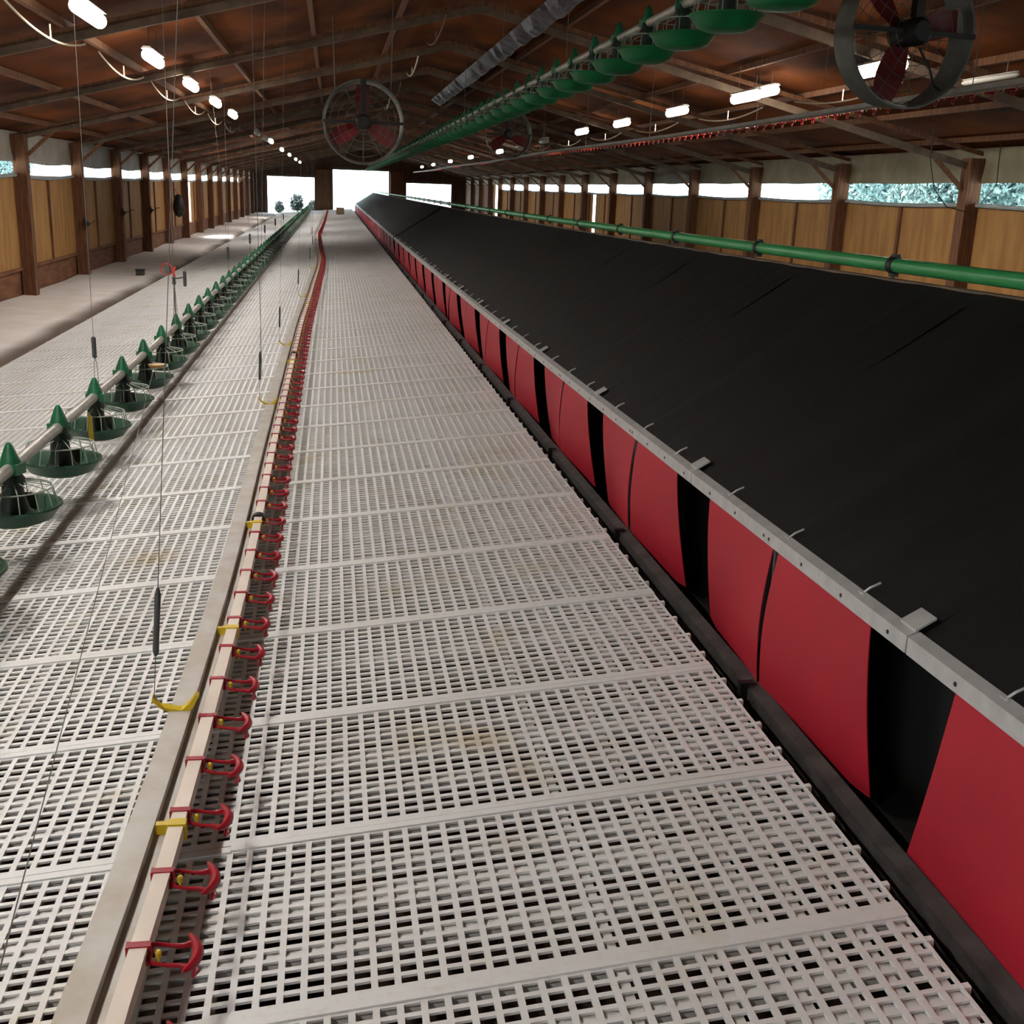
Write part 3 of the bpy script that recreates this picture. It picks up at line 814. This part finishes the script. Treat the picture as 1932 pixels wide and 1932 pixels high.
tag(build(m, 'power_cable', 'black', loc=tuple(p), smooth=True), 'short black power cable curling beside the big fan motor', 'cable')

# ------------------------------------------------------------------ small things
p = atZ(265, 520, -1.80)
t = empty('bait_box', (p.x, p.y, -1.80), 'small dark box standing alone on the litter by the left wall', 'box')
m = MB(); m.box(-.07, .07, -.09, .09, 0, .10); build(m, 'case', 'rubber', t); m = MB(); m.box(-.08, .08, -.10, .10, .10, .118); build(m, 'lid', 'black', t)
p = atZ(642, 404, -1.44)
t = empty('carton', (p.x, p.y, slatz(p.x)), 'tan carton standing on the far slats in the aisle', 'box')
m = MB(); m.box(-.2, .2, -.16, .16, 0, .34); build(m, 'case', 'box', t); m = MB(); m.box(-.2, -.0, -.165, .165, .34, .35); build(m, 'carton_flap', 'box', t)
def hand_winch(y, zc, label):
    t = empty('hand_winch', (XL + .22, y, zc), label, 'winch', 'hand winches on the left posts')
    m = MB(); m.box(-.0, .03, -.05, .05, -.09, .09); m.tube([(.03, -.06, 0), (.03, .06, 0)], .045, 12); build(m, 'drum', 'black', t)
    m = MB(); m.tube([(.03, .06, 0), (.07, .08, .0), (.16, .1, .06), (.23, .1, .06)], .009, 6); build(m, 'crank', 'postwood', t)
hand_winch(22.4 - .13, -.86, 'small hand winch on the second post of the left wall')
hand_winch(26.3 - .13, -.75, 'small hand winch on the third post of the left wall')
hand_winch(30.2 - .13, -.78, 'small hand winch on the fourth post of the left wall')
t = empty('hanging_bag', (XL + .36, 34.42, -.72), 'dark bag hanging by the bright doorway in the left wall', 'bag')
m = MB(); m.lathe([(.02, .30), (.09, .26), (.15, .08), (.17, -.1), (.12, -.28), (.03, -.34)], 14, sx=1, sy=.8); build(m, 'sack', 'black', t, smooth=True)
m = MB(); m.tube([(0, 0, .29), (-.12, -.12, .52), (-.2, -.24, .56)], .01, 6); build(m, 'strap', 'rope', t)
# loose cords on the right wall
for i, (pts, y) in enumerate((([(1755, 300), (1762, 355), (1785, 390), (1830, 402)], 13.2), ([(1885, 300), (1880, 350), (1855, 378)], 13.2))):
    P_ = [atY(u, v, y) for u, v in pts]; o0 = P_[0].copy()
    P_ = [q - o0 for q in P_]; P_.insert(0, Vector((0, 0, .35)))
    m = MB(); m.tube(P_, .006, 6)
    tag(build(m, 'cable', 'black', loc=tuple(o0), smooth=True), ['dark cord looping left of the nearest right wall post', 'dark cord hanging right of the nearest right wall post'][i], 'cord')
# ------------------------------------------------------------------ outside planting
def tree_mesh(R, H, n, seed, leaf):
    rr = random.Random(seed); m = MB()
    blobs = [(rr.uniform(-R*.5, R*.5), rr.uniform(-R*.5, R*.5), rr.uniform(H*.25, H*.8), rr.uniform(R*.35, R*.6)) for _ in range(14)]
    for _ in range(n):
        bx, by, bz, br = rr.choice(blobs)
        d = Vector((rr.gauss(0, 1), rr.gauss(0, 1), rr.gauss(0, 1))).normalized() * br * rr.uniform(.75, 1.05)
        c = Vector((bx, by, bz)) + d
        if c.z < .15: c.z = rr.uniform(.15, .5)
        u = Vector((rr.gauss(0, 1), rr.gauss(0, 1), rr.gauss(0, 1))).normalized(); v = u.orthogonal().normalized()
        s_ = leaf * rr.uniform(.6, 1.3)
        m.poly([c - u * s_, c + v * s_ * .5, c + u * s_, c - v * s_ * .5])
    me = m.mesh('foliage', 'leaf'); return me
T1 = [tree_mesh(1.5, 5.0, 15000, s_, .075) for s_ in (1, 2)]
tk = MB(); tk.tube([(0, 0, 0), (.05, 0, 1.2), (0, .08, 2.6)], [.16, .12, .07], 8); tk = tk.mesh('trunk', 'bark', True)
for i, (x, y) in enumerate(((14.5, 14.5), (14.8, 18.6), (14.5, 22.7), (14.8, 26.8), (14.6, 31), (18.6, 16.5), (18.8, 20.8), (18.6, 25), (18.8, 30), (18.6, 36))):
    t = empty('yard_tree', (x, y, FL - .06), 'blurred green tree outside the long opening of the right wall', 'tree', 'trees outside the right wall')
    put('foliage', T1[i % 2], parent=t, rot=(0, 0, i * 1.3)); put('trunk', tk, parent=t)
for i, (x, y) in enumerate(((-13, 30), (-14, 42), (-15, 56))):
    t = empty('yard_tree', (x, y, FL - .06), 'pale green tree outside the narrow opening of the left wall', 'tree', 'trees outside the left wall')
    put('foliage', T1[i % 2], parent=t, rot=(0, 0, i)); put('trunk', tk, parent=t)
SH = MB(); rr = random.Random(3)
for _ in range(500):
    d = Vector((rr.gauss(0, 1), rr.gauss(0, 1), rr.gauss(0, 1))).normalized() * rr.uniform(.2, .5)
    c = Vector((d.x, d.y, .55 + d.z)); u = Vector((rr.gauss(0, 1), rr.gauss(0, 1), rr.gauss(0, 1))).normalized(); v = u.orthogonal().normalized()
    SH.poly([c - u * .12, c + v * .06, c + u * .12, c - v * .06])
SH.tube([(0, 0, 0), (0, 0, .5)], .03, 6)
SH = SH.mesh('shrub', 'shrub')
for i, (x, s_) in enumerate(((-3.2, .62), (-2.15, .95), (-1.15, .7))):
    tag(put('yard_shrub', SH, (x * 1.05, YE + 3.2, FL - .06), scale=(s_, s_, s_ * 1.3), rot=(0, 0, i)), 'dark shrub seen in the far left doorway, %s of three' % ('leftmost', 'tallest middle one', 'rightmost')[i], 'shrub', 'shrubs in the left doorway')

# ------------------------------------------------------------------ lift everything so that the ground is near zero
for o in list(C.objects):
    if o.parent is None and o.type in ('MESH', 'EMPTY'): o.location.z += ZO
